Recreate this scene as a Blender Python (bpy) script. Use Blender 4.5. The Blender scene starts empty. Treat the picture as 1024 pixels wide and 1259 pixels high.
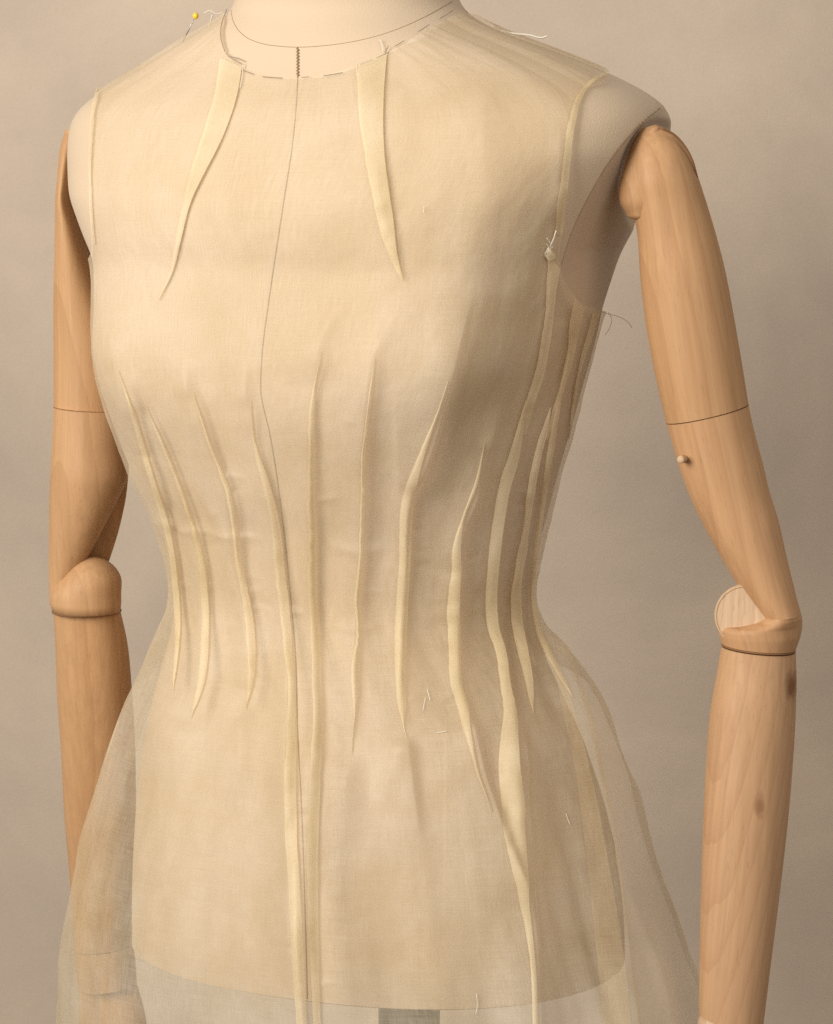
import bpy, bmesh, math, random
import numpy as np
from mathutils import Vector
from mathutils.bvhtree import BVHTree

random.seed(7)
rng = np.random.default_rng(7)
S = bpy.context.scene
COL = S.collection

# ------------------------------------------------------------------ camera
W0, H0 = 1024.0, 1259.0
CAM_D, PITCH, Z0 = 1.9, math.radians(7.6), 1.106
F_PX = 3757.0
CAM = np.array([0.0, -CAM_D, Z0 + CAM_D * math.tan(PITCH)])
cd = bpy.data.cameras.new('camera')
cam = bpy.data.objects.new('camera', cd)
COL.objects.link(cam)
cam.location = CAM
cam.rotation_euler = (math.pi / 2 - PITCH, 0, 0)
cd.sensor_fit = 'VERTICAL'
cd.sensor_height = 24
cd.lens = 24 * F_PX / H0
cd.clip_start, cd.clip_end = 0.05, 60
S.camera = cam

# ------------------------------------------------------------------ world, lamps, exposure
w = bpy.data.worlds.new('World')
S.world = w
w.use_nodes = True
bg = w.node_tree.nodes['Background']
bg.inputs[0].default_value = (1.0, 0.95, 0.87, 1)
bg.inputs[1].default_value = 0.36


def area(name, loc, target, size, power, col, spread=180):
    d = bpy.data.lights.new(name, 'AREA')
    d.shape = 'RECTANGLE'
    d.size, d.size_y = size
    d.energy = power
    d.color = col
    d.spread = math.radians(spread)
    o = bpy.data.objects.new(name, d)
    COL.objects.link(o)
    o.location = loc
    o.rotation_euler = (Vector(target) - Vector(loc)).to_track_quat('-Z', 'Y').to_euler()
    return o


area('key_lamp', (-1.65, -1.6, 1.95), (-0.05, 0.1, 1.42), (1.3, 1.4), 21, (1.0, 0.955, 0.875), 95)  # unseen large soft key lamp, upper left and in front
area('fill_lamp', (1.3, -2.6, 2.5), (0.1, 0.0, 1.1), (1.6, 1.6), 21, (1.0, 0.92, 0.81))  # unseen fill lamp, added at right front to flatten the light

S.view_settings.view_transform = 'Standard'
S.view_settings.look = 'None'
S.view_settings.exposure = 0.15
S.view_settings.gamma = 1.0
S.render.engine = 'CYCLES'
S.cycles.use_denoising = False
S.cycles.transparent_max_bounces = 32
S.cycles.max_bounces = 10
S.cycles.diffuse_bounces = 5
S.cycles.transmission_bounces = 8

# ------------------------------------------------------------------ mapping helpers
FWD = np.array([0, math.cos(PITCH), -math.sin(PITCH)])
RGT = np.array([1.0, 0, 0])
UPV = np.array([0, math.sin(PITCH), math.cos(PITCH)])


def project(P):
    d = np.asarray(P, float) - CAM
    z = d @ FWD
    return np.stack([W0 / 2 + F_PX * (d @ RGT) / z, H0 / 2 - F_PX * (d @ UPV) / z], -1)


def ray(px, py):
    v = FWD + RGT * ((px - W0 / 2) / F_PX) + UPV * ((H0 / 2 - py) / F_PX)
    return v / np.linalg.norm(v)


def at(px, py, Y):
    v = ray(px, py)
    return CAM + v * ((Y - CAM[1]) / v[1])


def interp_path(pts, n, smooth=True):
    """resample a polyline of any dimension to n points (Catmull-Rom)"""
    p = np.asarray(pts, float)
    seg = np.r_[0, np.cumsum(np.linalg.norm(np.diff(p[:, :2], axis=0), axis=1))]
    t = np.linspace(0, seg[-1], n)
    if not smooth or len(p) < 3:
        return np.stack([np.interp(t, seg, p[:, k]) for k in range(p.shape[1])], -1)
    m = np.gradient(p, seg, axis=0)
    i = np.clip(np.searchsorted(seg, t, 'right') - 1, 0, len(p) - 2)
    h = (seg[i + 1] - seg[i])
    u = ((t - seg[i]) / h)[:, None]
    h = h[:, None]
    return ((2 * u**3 - 3 * u**2 + 1) * p[i] + (u**3 - 2 * u**2 + u) * h * m[i]
            + (-2 * u**3 + 3 * u**2) * p[i + 1] + (u**3 - u**2) * h * m[i + 1])


# ------------------------------------------------------------------ object helpers
def empty(name, loc=(0, 0, 0), parent=None):
    o = bpy.data.objects.new(name, None)
    COL.objects.link(o)
    o.location = loc
    o.empty_display_size = 0.05
    if parent:
        o.parent = parent
    return o


def mesh_obj(name, V, F, mat, parent=None, uv=None, sharp=None):
    me = bpy.data.meshes.new(name)
    V = np.asarray(V, np.float32)
    if isinstance(F, np.ndarray):
        nf, k = F.shape
        me.vertices.add(len(V))
        me.vertices.foreach_set('co', V.ravel())
        me.loops.add(nf * k)
        me.loops.foreach_set('vertex_index', F.ravel().astype(np.int32))
        me.polygons.add(nf)
        me.polygons.foreach_set('loop_start', np.arange(0, nf * k, k, dtype=np.int32))
        me.update(calc_edges=True)
    else:
        me.from_pydata([tuple(map(float, v)) for v in V], [], F)
        me.update()
    me.validate()
    if uv is not None:
        li = np.zeros(len(me.loops), np.int32)
        me.loops.foreach_get('vertex_index', li)
        l = me.uv_layers.new(name='UVMap')
        l.data.foreach_set('uv', np.asarray(uv, np.float32)[li].ravel())
    me.polygons.foreach_set('use_smooth', np.ones(len(me.polygons), bool))
    if sharp is not None:
        me.set_sharp_from_angle(angle=math.radians(sharp))
    me.materials.append(mat)
    o = bpy.data.objects.new(name, me)
    COL.objects.link(o)
    if parent:
        o.parent = parent
        q, off = parent, Vector((0, 0, 0))
        while q:
            off += q.location
            q = q.parent
        me.transform(__import__('mathutils').Matrix.Translation(-off))
    return o


def tag(o, label=None, cat=None, group=None, kind=None):
    for k, v in (('label', label), ('category', cat), ('group', group), ('kind', kind)):
        if v:
            o[k] = v
    return o


def loft(rings, cap=True):
    """rings: list of (n,3) arrays -> V, quads+caps"""
    n = len(rings[0])
    V = np.concatenate(rings)
    F = []
    for i in range(len(rings) - 1):
        a, b = i * n, (i + 1) * n
        for j in range(n):
            k = (j + 1) % n
            F.append((a + j, b + j, b + k, a + k))
    if cap:
        F.append(tuple(range(n)))
        F.append(tuple((len(rings) - 1) * n + j for j in reversed(range(n))))
    return V, F


def tube(pts, r, n=6):
    pts = np.asarray(pts, float)
    T = np.gradient(pts, axis=0)
    T /= np.linalg.norm(T, axis=1)[:, None] + 1e-12
    rings = []
    up = np.array([0.3, -0.9, 0.2])
    rr = np.full(len(pts), r) if np.isscalar(r) else np.asarray(r)
    for p, t, q in zip(pts, T, rr):
        a = np.cross(t, up)
        a /= np.linalg.norm(a) + 1e-12
        b = np.cross(t, a)
        rings.append(np.array([p + q * (math.cos(x) * a + math.sin(x) * b)
                               for x in np.linspace(0, 2 * math.pi, n, endpoint=False)]))
    return loft(rings)


# ------------------------------------------------------------------ materials
class NT:
    def __init__(self, name):
        self.m = bpy.data.materials.new(name)
        self.m.use_nodes = True
        self.t = self.m.node_tree
        self.t.nodes.clear()
        self.out = self.n('ShaderNodeOutputMaterial')

    def n(self, typ, **kw):
        x = self.t.nodes.new(typ)
        for k, v in kw.items():
            setattr(x, k, v)
        return x

    def l(self, a, b):
        self.t.links.new(a, b)

    def val(self, sock, v):
        if isinstance(v, (int, float)) or isinstance(v, tuple):
            sock.default_value = v
        else:
            self.l(v, sock)

    def math(self, op, a, b=0.0, c=None):
        x = self.n('ShaderNodeMath', operation=op)
        self.val(x.inputs[0], a)
        self.val(x.inputs[1], b)
        if c is not None:
            self.val(x.inputs[2], c)
        return x.outputs[0]

    def noise(self, vec, scale, detail=3, rough=0.5, dist=0.0):
        x = self.n('ShaderNodeTexNoise')
        self.l(vec, x.inputs['Vector'])
        x.inputs['Scale'].default_value = scale
        x.inputs['Detail'].default_value = detail
        x.inputs['Roughness'].default_value = rough
        x.inputs['Distortion'].default_value = dist
        return x.outputs['Fac']

    def mapping(self, vec, loc=(0, 0, 0), rot=(0, 0, 0), scale=(1, 1, 1)):
        x = self.n('ShaderNodeMapping')
        self.l(vec, x.inputs[0])
        x.inputs[1].default_value = loc
        x.inputs[2].default_value = rot
        x.inputs[3].default_value = scale
        return x.outputs[0]

    def ramp(self, fac, stops):
        x = self.n('ShaderNodeValToRGB')
        self.l(fac, x.inputs[0])
        e = x.color_ramp.elements
        while len(e) > 1:
            e.remove(e[0])
        e[0].position, e[0].color = stops[0][0], tuple(stops[0][1]) + (1,)
        for p, c in stops[1:]:
            k = e.new(p)
            k.color = tuple(c) + (1,)
        return x.outputs[0]

    def mix(self, fac, a, b, blend='MIX'):
        x = self.n('ShaderNodeMix', data_type='RGBA', blend_type=blend)
        self.val(x.inputs[0], fac)
        self.val(x.inputs[6], a + (1,) if isinstance(a, tuple) and len(a) == 3 else a)
        self.val(x.inputs[7], b + (1,) if isinstance(b, tuple) and len(b) == 3 else b)
        return x.outputs[2]

    def bump(self, h, strength, dist):
        x = self.n('ShaderNodeBump')
        x.inputs['Strength'].default_value = strength
        x.inputs['Distance'].default_value = dist
        self.l(h, x.inputs['Height'])
        return x.outputs[0]

    def pbr(self, color, rough=0.6, normal=None, spec=0.4, metal=0.0, sheen=0.0):
        b = self.n('ShaderNodeBsdfPrincipled')
        self.val(b.inputs['Base Color'], color + (1,) if isinstance(color, tuple) and len(color) == 3 else color)
        self.val(b.inputs['Roughness'], rough)
        b.inputs['Specular IOR Level'].default_value = spec
        b.inputs['Metallic'].default_value = metal
        b.inputs['Sheen Weight'].default_value = sheen
        if normal:
            self.l(normal, b.inputs['Normal'])
        self.l(b.outputs[0], self.out.inputs[0])
        return self.m


def weave_fac(t, vec, s):
    """fine crossed threads: long thin noise both ways"""
    a = t.noise(t.mapping(vec, scale=(s, s * 0.035, s)), 1.0, 2, 0.6)
    b = t.noise(t.mapping(vec, scale=(s * 0.035, s, s * 0.035)), 1.0, 2, 0.6)
    return t.math('ADD', a, b)


def mat_organza(name, alpha=0.50, tint=(0.84, 0.70, 0.47), cloud=0.10):
    t = NT(name)
    tc = t.n('ShaderNodeTexCoord')
    uv, ob = tc.outputs['UV'], tc.outputs['Object']
    wv = weave_fac(t, uv, 2100)                       # about 0..2, mean 1
    cl = t.noise(ob, 13, 4, 0.55, 0.4)
    cl2 = t.noise(ob, 45, 3, 0.5)
    slub = t.noise(t.mapping(uv, scale=(10, 420, 1)), 1.0, 2, 0.5)
    al = t.math('ADD', alpha - 0.34 - 0.5 * cloud - 0.03, t.math('MULTIPLY', wv, 0.34))
    al = t.math('ADD', al, t.math('MULTIPLY', cl, cloud))
    al = t.math('ADD', al, t.math('MULTIPLY', slub, 0.06))
    al.node.use_clamp = True
    col = t.ramp(cl, [(0.36, tuple(c * f for c, f in zip(tint, (0.89, 0.85, 0.72)))), (0.54, tint),
                      (0.68, tuple(min(1, c * f) for c, f in zip(tint, (1.04, 1.05, 1.12))))])
    col = t.mix(t.math('MULTIPLY', cl2, 0.30), col, (0.66, 0.54, 0.34))
    col = t.mix(t.math('MULTIPLY', t.math('SUBTRACT', wv, 0.75), 0.5), col, tuple(c * 0.80 for c in tint))
    nrm = t.bump(wv, 0.22, 0.0004)
    d = t.n('ShaderNodeBsdfDiffuse')
    t.l(col, d.inputs[0]); t.l(nrm, d.inputs['Normal'])
    tr = t.n('ShaderNodeBsdfTranslucent')
    t.l(col, tr.inputs[0]); t.l(nrm, tr.inputs['Normal'])
    gl = t.n('ShaderNodeBsdfGlossy')
    gl.inputs['Color'].default_value = (1, 0.96, 0.9, 1)
    gl.inputs['Roughness'].default_value = 0.56
    m1 = t.n('ShaderNodeMixShader'); m1.inputs[0].default_value = 0.30
    t.l(d.outputs[0], m1.inputs[1]); t.l(tr.outputs[0], m1.inputs[2])
    m2 = t.n('ShaderNodeMixShader'); m2.inputs[0].default_value = 0.055
    t.l(m1.outputs[0], m2.inputs[1]); t.l(gl.outputs[0], m2.inputs[2])
    tp = t.n('ShaderNodeBsdfTransparent')
    tp.inputs[0].default_value = (1.0, 0.982, 0.955, 1)
    m3 = t.n('ShaderNodeMixShader')
    t.l(al, m3.inputs[0]); t.l(tp.outputs[0], m3.inputs[1]); t.l(m2.outputs[0], m3.inputs[2])
    t.l(m3.outputs[0], t.out.inputs[0])
    return t.m


def mat_linen(name, base=(0.60, 0.475, 0.345)):
    t = NT(name)
    uv = t.n('ShaderNodeTexCoord').outputs['Object']
    f = t.noise(uv, 900, 2, 0.6)
    m = t.noise(uv, 9, 4, 0.5)
    c = t.mix(t.math('MULTIPLY', f, 0.22), base, tuple(x * 0.72 for x in base))
    c = t.mix(t.math('MULTIPLY', m, 0.45), c, tuple(x * y for x, y in zip(base, (0.93, 0.86, 0.78))))
    return t.pbr(c, 0.85, t.bump(f, 0.5, 0.0005), 0.15, sheen=0.12)


def mat_wood(name, base=(0.54, 0.31, 0.15), dark=(0.38, 0.19, 0.08), ring=1.0, seed=0.0, knots=(), rot=(0.12, 0.25, 0), lean=0.0):
    t = NT(name)
    ob = t.n('ShaderNodeTexCoord').outputs['Object']
    v = t.mapping(ob, loc=(seed, seed * 0.7, seed * 0.3), rot=rot)
    v0 = t.mapping(ob, loc=(seed, seed * 0.7, seed * 0.3), rot=(0, lean, 0))
    fib = t.noise(t.mapping(v0, scale=(300, 300, 7)), 1.0, 4, 0.65)
    por = t.noise(t.mapping(v0, scale=(1400, 1400, 80)), 1.0, 1, 0.5)
    wob = t.noise(t.mapping(v0, scale=(14, 14, 3)), 1.0, 3, 0.5)
    wv = t.n('ShaderNodeTexWave', wave_type='RINGS', rings_direction='Z', wave_profile='SAW')
    wv.inputs['Scale'].default_value = 26 * ring
    wv.inputs['Distortion'].default_value = 3.2
    wv.inputs['Detail'].default_value = 2
    wv.inputs['Detail Scale'].default_value = 1.3
    t.l(t.mapping(v, loc=(0.11, 0.05, 0), scale=(1, 1, 0.13)), wv.inputs['Vector'])
    rg = t.math('MULTIPLY', t.math('POWER', wv.outputs['Fac'], 3.0), 0.62)
    c = t.mix(rg, base, dark)
    c = t.mix(t.math('MULTIPLY', t.math('SUBTRACT', fib, 0.34), 1.5), c, tuple(x * 0.80 for x in dark))
    c = t.mix(t.math('MULTIPLY', wob, 0.45), c, tuple(min(1, x * y) for x, y in zip(base, (1.12, 1.17, 1.28))))
    pr = t.math('GREATER_THAN', por, 0.70)
    c = t.mix(t.math('MULTIPLY', pr, 0.32), c, tuple(x * 0.6 for x in dark))
    for (k, rx, rz, st) in knots:
        g = t.n('ShaderNodeVectorMath', operation='DISTANCE')
        kk = t.mapping(ob, scale=(1 / rx, 0.1 / rx, 1 / rz))
        t.l(kk, g.inputs[0])
        g.inputs[1].default_value = (k[0] / rx, 0.1 * k[1] / rx, k[2] / rz)
        dd = t.math('ADD', g.outputs['Value'], t.math('MULTIPLY', t.math('SUBTRACT', t.noise(ob, 180, 2), 0.5), 0.9))
        mr = t.n('ShaderNodeMapRange')
        t.l(dd, mr.inputs[0])
        mr.inputs[1].default_value, mr.inputs[2].default_value = 0.35, 1.15
        mr.inputs[3].default_value, mr.inputs[4].default_value = st, 0.0
        c = t.mix(mr.outputs[0], c, (0.20, 0.085, 0.035))
    h = t.math('ADD', fib, t.math('MULTIPLY', por, 0.5))
    return t.pbr(c, t.math('ADD', 0.46, t.math('MULTIPLY', fib, 0.3)), t.bump(h, 0.12, 0.0004), 0.35)


def mat_plain(name, col, rough=0.6, spec=0.4, metal=0.0, var=0.15, scale=60):
    t = NT(name)
    ob = t.n('ShaderNodeTexCoord').outputs['Object']
    f = t.noise(ob, scale, 3, 0.6)
    c = t.mix(t.math('MULTIPLY', f, var * 2), col, tuple(x * 0.6 for x in col))
    return t.pbr(c, rough, None, spec, metal)


def mat_wall(name):
    t = NT(name)
    ob = t.n('ShaderNodeTexCoord').outputs['Object']
    a = t.noise(ob, 2.2, 5, 0.55, 0.5)
    b = t.noise(ob, 9, 5, 0.6, 0.3)
    g = t.noise(ob, 420, 2, 0.7)
    c = t.ramp(a, [(0.34, (0.45, 0.37, 0.30)), (0.50, (0.56, 0.46, 0.365)), (0.66, (0.67, 0.545, 0.425))])
    c = t.mix(t.math('MULTIPLY', t.math('SUBTRACT', b, 0.3), 0.8), c, (0.40, 0.34, 0.29))
    c = t.mix(t.math('MULTIPLY', g, 0.16), c, (0.22, 0.19, 0.16))
    h = t.math('ADD', t.math('MULTIPLY', b, 0.6), t.math('MULTIPLY', g, 0.25))
    return t.pbr(c, 0.9, t.bump(h, 0.15, 0.004), 0.1)


M_ORG = mat_organza('cream_organza', 0.37, (0.88, 0.775, 0.595), 0.28)
M_TUCK = mat_organza('cream_organza_folded', 0.52, (0.91, 0.795, 0.575), 0.10)
M_THIN = mat_organza('cream_organza_single', 0.16, (0.885, 0.772, 0.575), 0.08)
M_LINEN = mat_linen('beige_linen')
M_SEAM = mat_plain('brown_seam_thread', (0.30, 0.20, 0.115), 0.8, 0.1)  # the brown of the seam thread itself
M_THREAD = mat_plain('dark_basting_thread', (0.31, 0.25, 0.185), 0.7, 0.2)
M_WHITE = mat_plain('white_thread', (0.80, 0.74, 0.64), 0.7, 0.2)
M_STEEL = mat_plain('pin_steel', (0.45, 0.43, 0.40), 0.3, 0.5, 0.9)
M_YELLOW = mat_plain('yellow_bead', (0.85, 0.55, 0.04), 0.25, 0.5, 0, 0.05)
M_POLE = mat_plain('dark_metal', (0.085, 0.065, 0.065), 0.35, 0.5, 0.6)
M_GROOVE = mat_plain('dark_wood_groove', (0.26, 0.13, 0.06), 0.8, 0.1)

# ------------------------------------------------------------------ setting
def quad(name, pts, mat, n=1):
    return mesh_obj(name, pts, [(0, 1, 2, 3)], mat)


WALL_Y = 0.62
wl = quad('wall', [(-4, WALL_Y, 0), (4, WALL_Y, 0), (4, WALL_Y, 3.2), (-4, WALL_Y, 3.2)], mat_wall('taupe_plaster'))
tag(wl, kind='structure')
fl = quad('floor', [(-4, -5, 0), (4, -5, 0), (4, WALL_Y, 0), (-4, WALL_Y, 0)],
          mat_plain('floor_boards', (0.16, 0.11, 0.075), 0.6, 0.3, 0, 0.2, 8))
tag(fl, kind='structure')

# ------------------------------------------------------------------ body surface
PHI = math.radians(25)
LAT = np.array([math.cos(PHI), -math.sin(PHI), 0])
DEP = np.array([-math.sin(PHI), -math.cos(PHI), 0])      # the way the form faces

# image row, left and right outline, depth / width, squareness
FORM = np.array([
    (-90, 300, 552, .95, 2.0), (-40, 294, 558, .95, 2.0), (0, 289, 563, .93, 2.0), (18, 283, 574, .86, 2.0),
    (30, 262, 596, .76, 2.1), (45, 236, 626, .68, 2.2), (60, 210, 676, .61, 2.2), (75, 188, 712, .575, 2.3),
    (90, 163, 750, .55, 2.3), (110, 128, 790, .53, 2.4), (130, 99, 819, .53, 2.5), (150, 86, 830, .54, 2.5),
    (185, 82, 832, .565, 2.5), (240, 84, 808, .61, 2.4), (285, 100, 783, .65, 2.3), (320, 115, 764, .68, 2.25),
    (380, 115, 741, .71, 2.2), (430, 113, 729, .72, 2.15), (475, 122, 716, .73, 2.1), (520, 138, 704, .74, 2.1),
    (580, 162, 686, .75, 2.1), (625, 188, 675, .76, 2.1), (660, 200, 665, .77, 2.1), (710, 213, 655, .78, 2.1),
    (740, 216, 652, .78, 2.1), (770, 212, 656, .78, 2.1), (810, 201, 671, .77, 2.1), (850, 190, 689, .77, 2.1),
    (910, 177, 717, .76, 2.15), (980, 168, 741, .76, 2.2), (1040, 164, 756, .76, 2.2), (1100, 162, 765, .76, 2.2),
    (1150, 162, 768, .76, 2.2), (1215, 163, 768, .76, 2.2)], float)
# the cloth's own outline from the waist down
SKIRT = np.array([
    (690, 206, 662, .78, 2.1), (740, 211, 657, .78, 2.1), (755, 206, 665, .78, 2.1), (780, 196, 682, .78, 2.1),
    (820, 181, 707, .78, 2.1), (850, 166, 735, .77, 2.1), (910, 140, 757, .76, 2.1), (980, 117, 782, .75, 2.1),
    (1040, 101, 798, .74, 2.1), (1100, 88, 818, .74, 2.1), (1180, 77, 848, .74, 2.1), (1259, 71, 872, .74, 2.1),
    (1340, 66, 892, .74, 2.1), (1430, 62, 910, .74, 2.1)], float)
Z_BASE = at(160, 1150, 0.03)[2]


_TAB = {}


def col_at(tab, y, k):
    """a column of an outline table, smoothed so that the surface has no creases at its rows"""
    key = (id(tab), k)
    if key not in _TAB:
        yy = np.arange(tab[0, 0] - 60, tab[-1, 0] + 60, 1.0)
        v = np.interp(yy, tab[:, 0], tab[:, k])
        sg = 24.0 if k >= 3 else (20.0 if tab is SKIRT else 9.0)
        g = np.exp(-0.5 * (np.arange(-70, 71) / sg) ** 2)
        g /= g.sum()
        vp = np.r_[2 * v[0] - v[70:0:-1], v, 2 * v[-1] - v[-2:-72:-1]]
        _TAB[key] = (yy, np.convolve(vp, g, 'valid'))
    return np.interp(y, *_TAB[key])


def row_y(z):
    """image row of a height on the axis"""
    return project(np.stack([np.zeros_like(z), np.zeros_like(z), z], -1))[:, 1]


def superring(th, a, k, n, bust):
    """lateral and depth coordinates in the form's frame; th = 0 at its left side, pi/2 in front"""
    c, s = np.cos(th), np.sin(th)
    lat = a * np.sign(c) * np.abs(c) ** (2 / n)
    dep = a * k * np.sign(s) * np.abs(s) ** (2 / n)
    if bust is not None:
        lat = lat * (1 + bust / np.maximum(np.hypot(lat, dep), 1e-4))
        dep = dep * (1 + bust / np.maximum(np.hypot(lat, dep), 1e-4))
    return lat, dep


def bust_bump(th, y):
    """how far the bust and the seat swell out of the plain ellipse, in metres"""
    ang = (th - math.pi / 2)
    ang = (ang + math.pi) % (2 * math.pi) - math.pi
    v = np.where(y < 430, (y - 430) / 135.0, (y - 430) / 88.0)
    e = np.exp(-v * v)
    b = 0.026 * e * (np.exp(-((ang - 0.60) / 0.36) ** 2) + np.exp(-((ang + 0.60) / 0.36) ** 2))
    b += 0.006 * e * np.exp(-(ang / 0.3) ** 2)
    b += -0.006 * np.exp(-((y - 250) / 70.0) ** 2) * np.exp(-(np.abs(ang) - 1.15) ** 2 / 0.1)
    return b


class Body:
    """rings of a superellipse fitted so that its outline falls on the given rows"""

    def __init__(self, tab, z, use_bust):
        self.z, self.tab, self.ub = z, tab, use_bust
        y = row_y(z)
        self.y = y
        self.k, self.n = col_at(tab, y, 3), col_at(tab, y, 4)
        s = 1 / 1960.0
        self.a = (col_at(tab, y, 2) - col_at(tab, y, 1)) / 2 * s * 1.03
        self.c = ((col_at(tab, y, 2) + col_at(tab, y, 1)) / 2 - W0 / 2) * s
        th = np.linspace(0, 2 * math.pi, 240, endpoint=False)
        for it in range(14):
            P = self.points(th)
            uv = project(P)
            u = uv[..., 0]
            i0, i1 = u.argmin(1), u.argmax(1)
            r = np.arange(len(z))
            e0 = col_at(tab, uv[r, i0, 1], 1) - u[r, i0]
            e1 = col_at(tab, uv[r, i1, 1], 2) - u[r, i1]
            self.a += 0.7 * (e1 - e0) / 2 * s
            self.c += 0.7 * (e1 + e0) / 2 * s
            ker = np.array([1, 2, 1]) / 4.0
            for arr in (self.a, self.c):
                arr[1:-1] = np.convolve(arr, ker, 'valid')

    def points(self, th, extra=0.0):
        bust = bust_bump(th[None, :], self.y[:, None]) if self.ub else None
        lat, dep = superring(th[None, :], self.a[:, None], self.k[:, None], self.n[:, None], bust)
        r = np.hypot(lat, dep)
        f = 1 + extra / np.maximum(r, 1e-4)
        lat, dep = lat * f, dep * f
        P = lat[..., None] * LAT + dep[..., None] * DEP
        P[..., 0] += self.c[:, None]
        P[..., 2] += self.z[:, None]
        return P


Z_TOP = at(430, -80, 0)[2]
zf = np.linspace(Z_BASE, Z_TOP, 420)
form = Body(FORM, zf, True)

# ------------------------------------------------------------------ dress form: torso
df = tag(empty('dress_form', (-0.035, 0, 0)), 'beige linen dressmaking form with jointed wooden arms standing before the wall', 'dress form')
th_f = np.linspace(0, 2 * math.pi, 320, endpoint=False)
th_f = np.r_[np.linspace(-1.3, 1.6, 420), np.linspace(1.6, 2 * math.pi - 1.3, 300)[1:-1]]
Pf = form.points(th_f)
ARMSEAM = [(684, 345), (690, 325), (703, 285), (722, 245), (745, 205), (770, 172), (793, 148), (808, 136), (822, 127), (834, 122)]


def armhole_plate(P):
    """the flat plate closing the left armhole: everything beyond the seam turns sharply inwards"""
    uv = project(P)
    p = interp_path(ARMSEAM, 60)
    q = uv.reshape(-1, 2)
    sel = np.nonzero((q[:, 0] > 660) & (q[:, 1] > 100) & (q[:, 1] < 420))[0]
    best = np.full(len(sel), 1e9); sd = np.zeros(len(sel))
    for i in range(len(p) - 1):
        a, d = p[i], p[i + 1] - p[i]
        u = np.clip(((q[sel] - a) @ d) / (d @ d), 0, 1)
        r = q[sel] - (a + u[:, None] * d)
        dist = np.hypot(r[:, 0], r[:, 1])
        m = dist < best
        best[m] = dist[m]; sd[m] = (np.sign(d[0] * r[:, 1] - d[1] * r[:, 0]) * dist)[m]
    sd = np.maximum(sd, 0)
    yv = q[sel][:, 1]
    amt = (0.010 * (1 - np.exp(-sd / 9.0)) + 0.00035 * np.minimum(sd, 60)) * np.clip((400 - yv) / 90.0, 0, 1) * np.clip((yv - 116) / 12.0, 0, 1)
    # the hollow that takes the arm
    s2 = np.hypot((q[sel][:, 0] - 812) / 47.0, (yv - 222) / 72.0)
    amt += 0.016 * np.clip((1.08 - s2) / 0.16, 0, 1)
    R = P.reshape(-1, 3).copy()
    R[sel] += np.array([0.0, 1.0, 0.0]) * amt[:, None]
    return R.reshape(P.shape)


Pf[:, :420] = armhole_plate(Pf[:, :420])
rings = [Pf[i] for i in range(len(zf))]
c0 = rings[0].mean(0)
rings = [c0 + (rings[0] - c0) * f + np.array([0, 0, dz]) for f, dz in ((0.05, -0.002), (0.6, -0.002), (0.97, -0.0015))] + rings
V, F = loft(rings)
torso = mesh_obj('torso', V, F, M_LINEN, df, sharp=50)

dg = bpy.context.evaluated_depsgraph_get()


def bvh_of(V, F):
    return BVHTree.FromPolygons([tuple(map(float, v)) for v in V], [tuple(map(int, f)) for f in F])


BV_FORM = bvh_of(V, F)


def cast(bv, px, py):
    h = bv.ray_cast(Vector(CAM), Vector(ray(px, py)))
    if h[0] is None:
        return None, None
    n = np.array(h[1])
    if n @ (np.array(h[0]) - CAM) > 0:
        n = -n
    return np.array(h[0]), n


def cast_path(bv, pts, n, off=0.0, smooth=True):
    out, nor = [], []
    for x, y in interp_path(pts, n, smooth):
        p, nn = cast(bv, x, y)
        if p is None:
            out.append(None); nor.append(None)
        else:
            out.append(p + nn * off); nor.append(nn)
    good = [i for i, p in enumerate(out) if p is not None]
    if not good:
        raise ValueError('path misses the surface')
    q = interp_path(pts, n, smooth)
    for i in range(n):
        if out[i] is None:
            j = min(good, key=lambda g: abs(g - i))
            out[i] = at(q[i][0], q[i][1], out[j][1])
            nor[i] = nor[j]
    return np.array(out), np.array(nor)


def seam(name, bv, pts, r, mat, parent, off=0.0, n=60):
    P, _ = cast_path(bv, pts, n, off)
    V, F = tube(P, r)
    return mesh_obj(name, V, F, mat, parent)


NECKSEAM = [(284, 12), (286, 24), (292, 36), (303, 46), (320, 53), (345, 57), (370, 58), (400, 56), (440, 50), (480, 39), (520, 22), (556, 2)]
NECKLINE = [(276, 22), (272, 45), (278, 66), (296, 82), (325, 92), (365, 96), (400, 92), (440, 80), (475, 66), (512, 44), (545, 25), (580, 8)]
seam('neck_seam', BV_FORM, NECKSEAM, 0.00020, M_SEAM, torso, 0.0)
seam('centre_seam', BV_FORM, [(366, 58), (366, 95), (361, 165), (347, 260), (332, 360), (322, 440), (321, 485), (331, 530), (345, 620),
                              (356, 720), (363, 800), (366, 900), (371, 1000), (375, 1120), (378, 1228)], 0.00040, M_SEAM, torso, 0.0, 120)
seam('armhole_seam', BV_FORM, [(690, 325), (703, 285), (722, 245), (745, 205), (770, 172), (793, 148), (804, 139), (812, 133)], 0.00022, M_SEAM, torso, 0.0)
for k in range(9):
    y0 = 60 + k * 3.9
    P, N = cast_path(BV_FORM, [(365.2, y0), (367.8, y0 + 2.4)], 3, 0.0006)
    V, F = tube(P, 0.00045)
    mesh_obj('seam_stitch', V, F, M_SEAM, torso)

# pole of the stand
def lathe(prof, cx, cy, n=40):
    t = np.linspace(0, 2 * math.pi, n, endpoint=False)
    return loft([np.stack([cx + r * np.cos(t), cy + r * np.sin(t), np.full(n, z)], -1) for r, z in prof])


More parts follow.
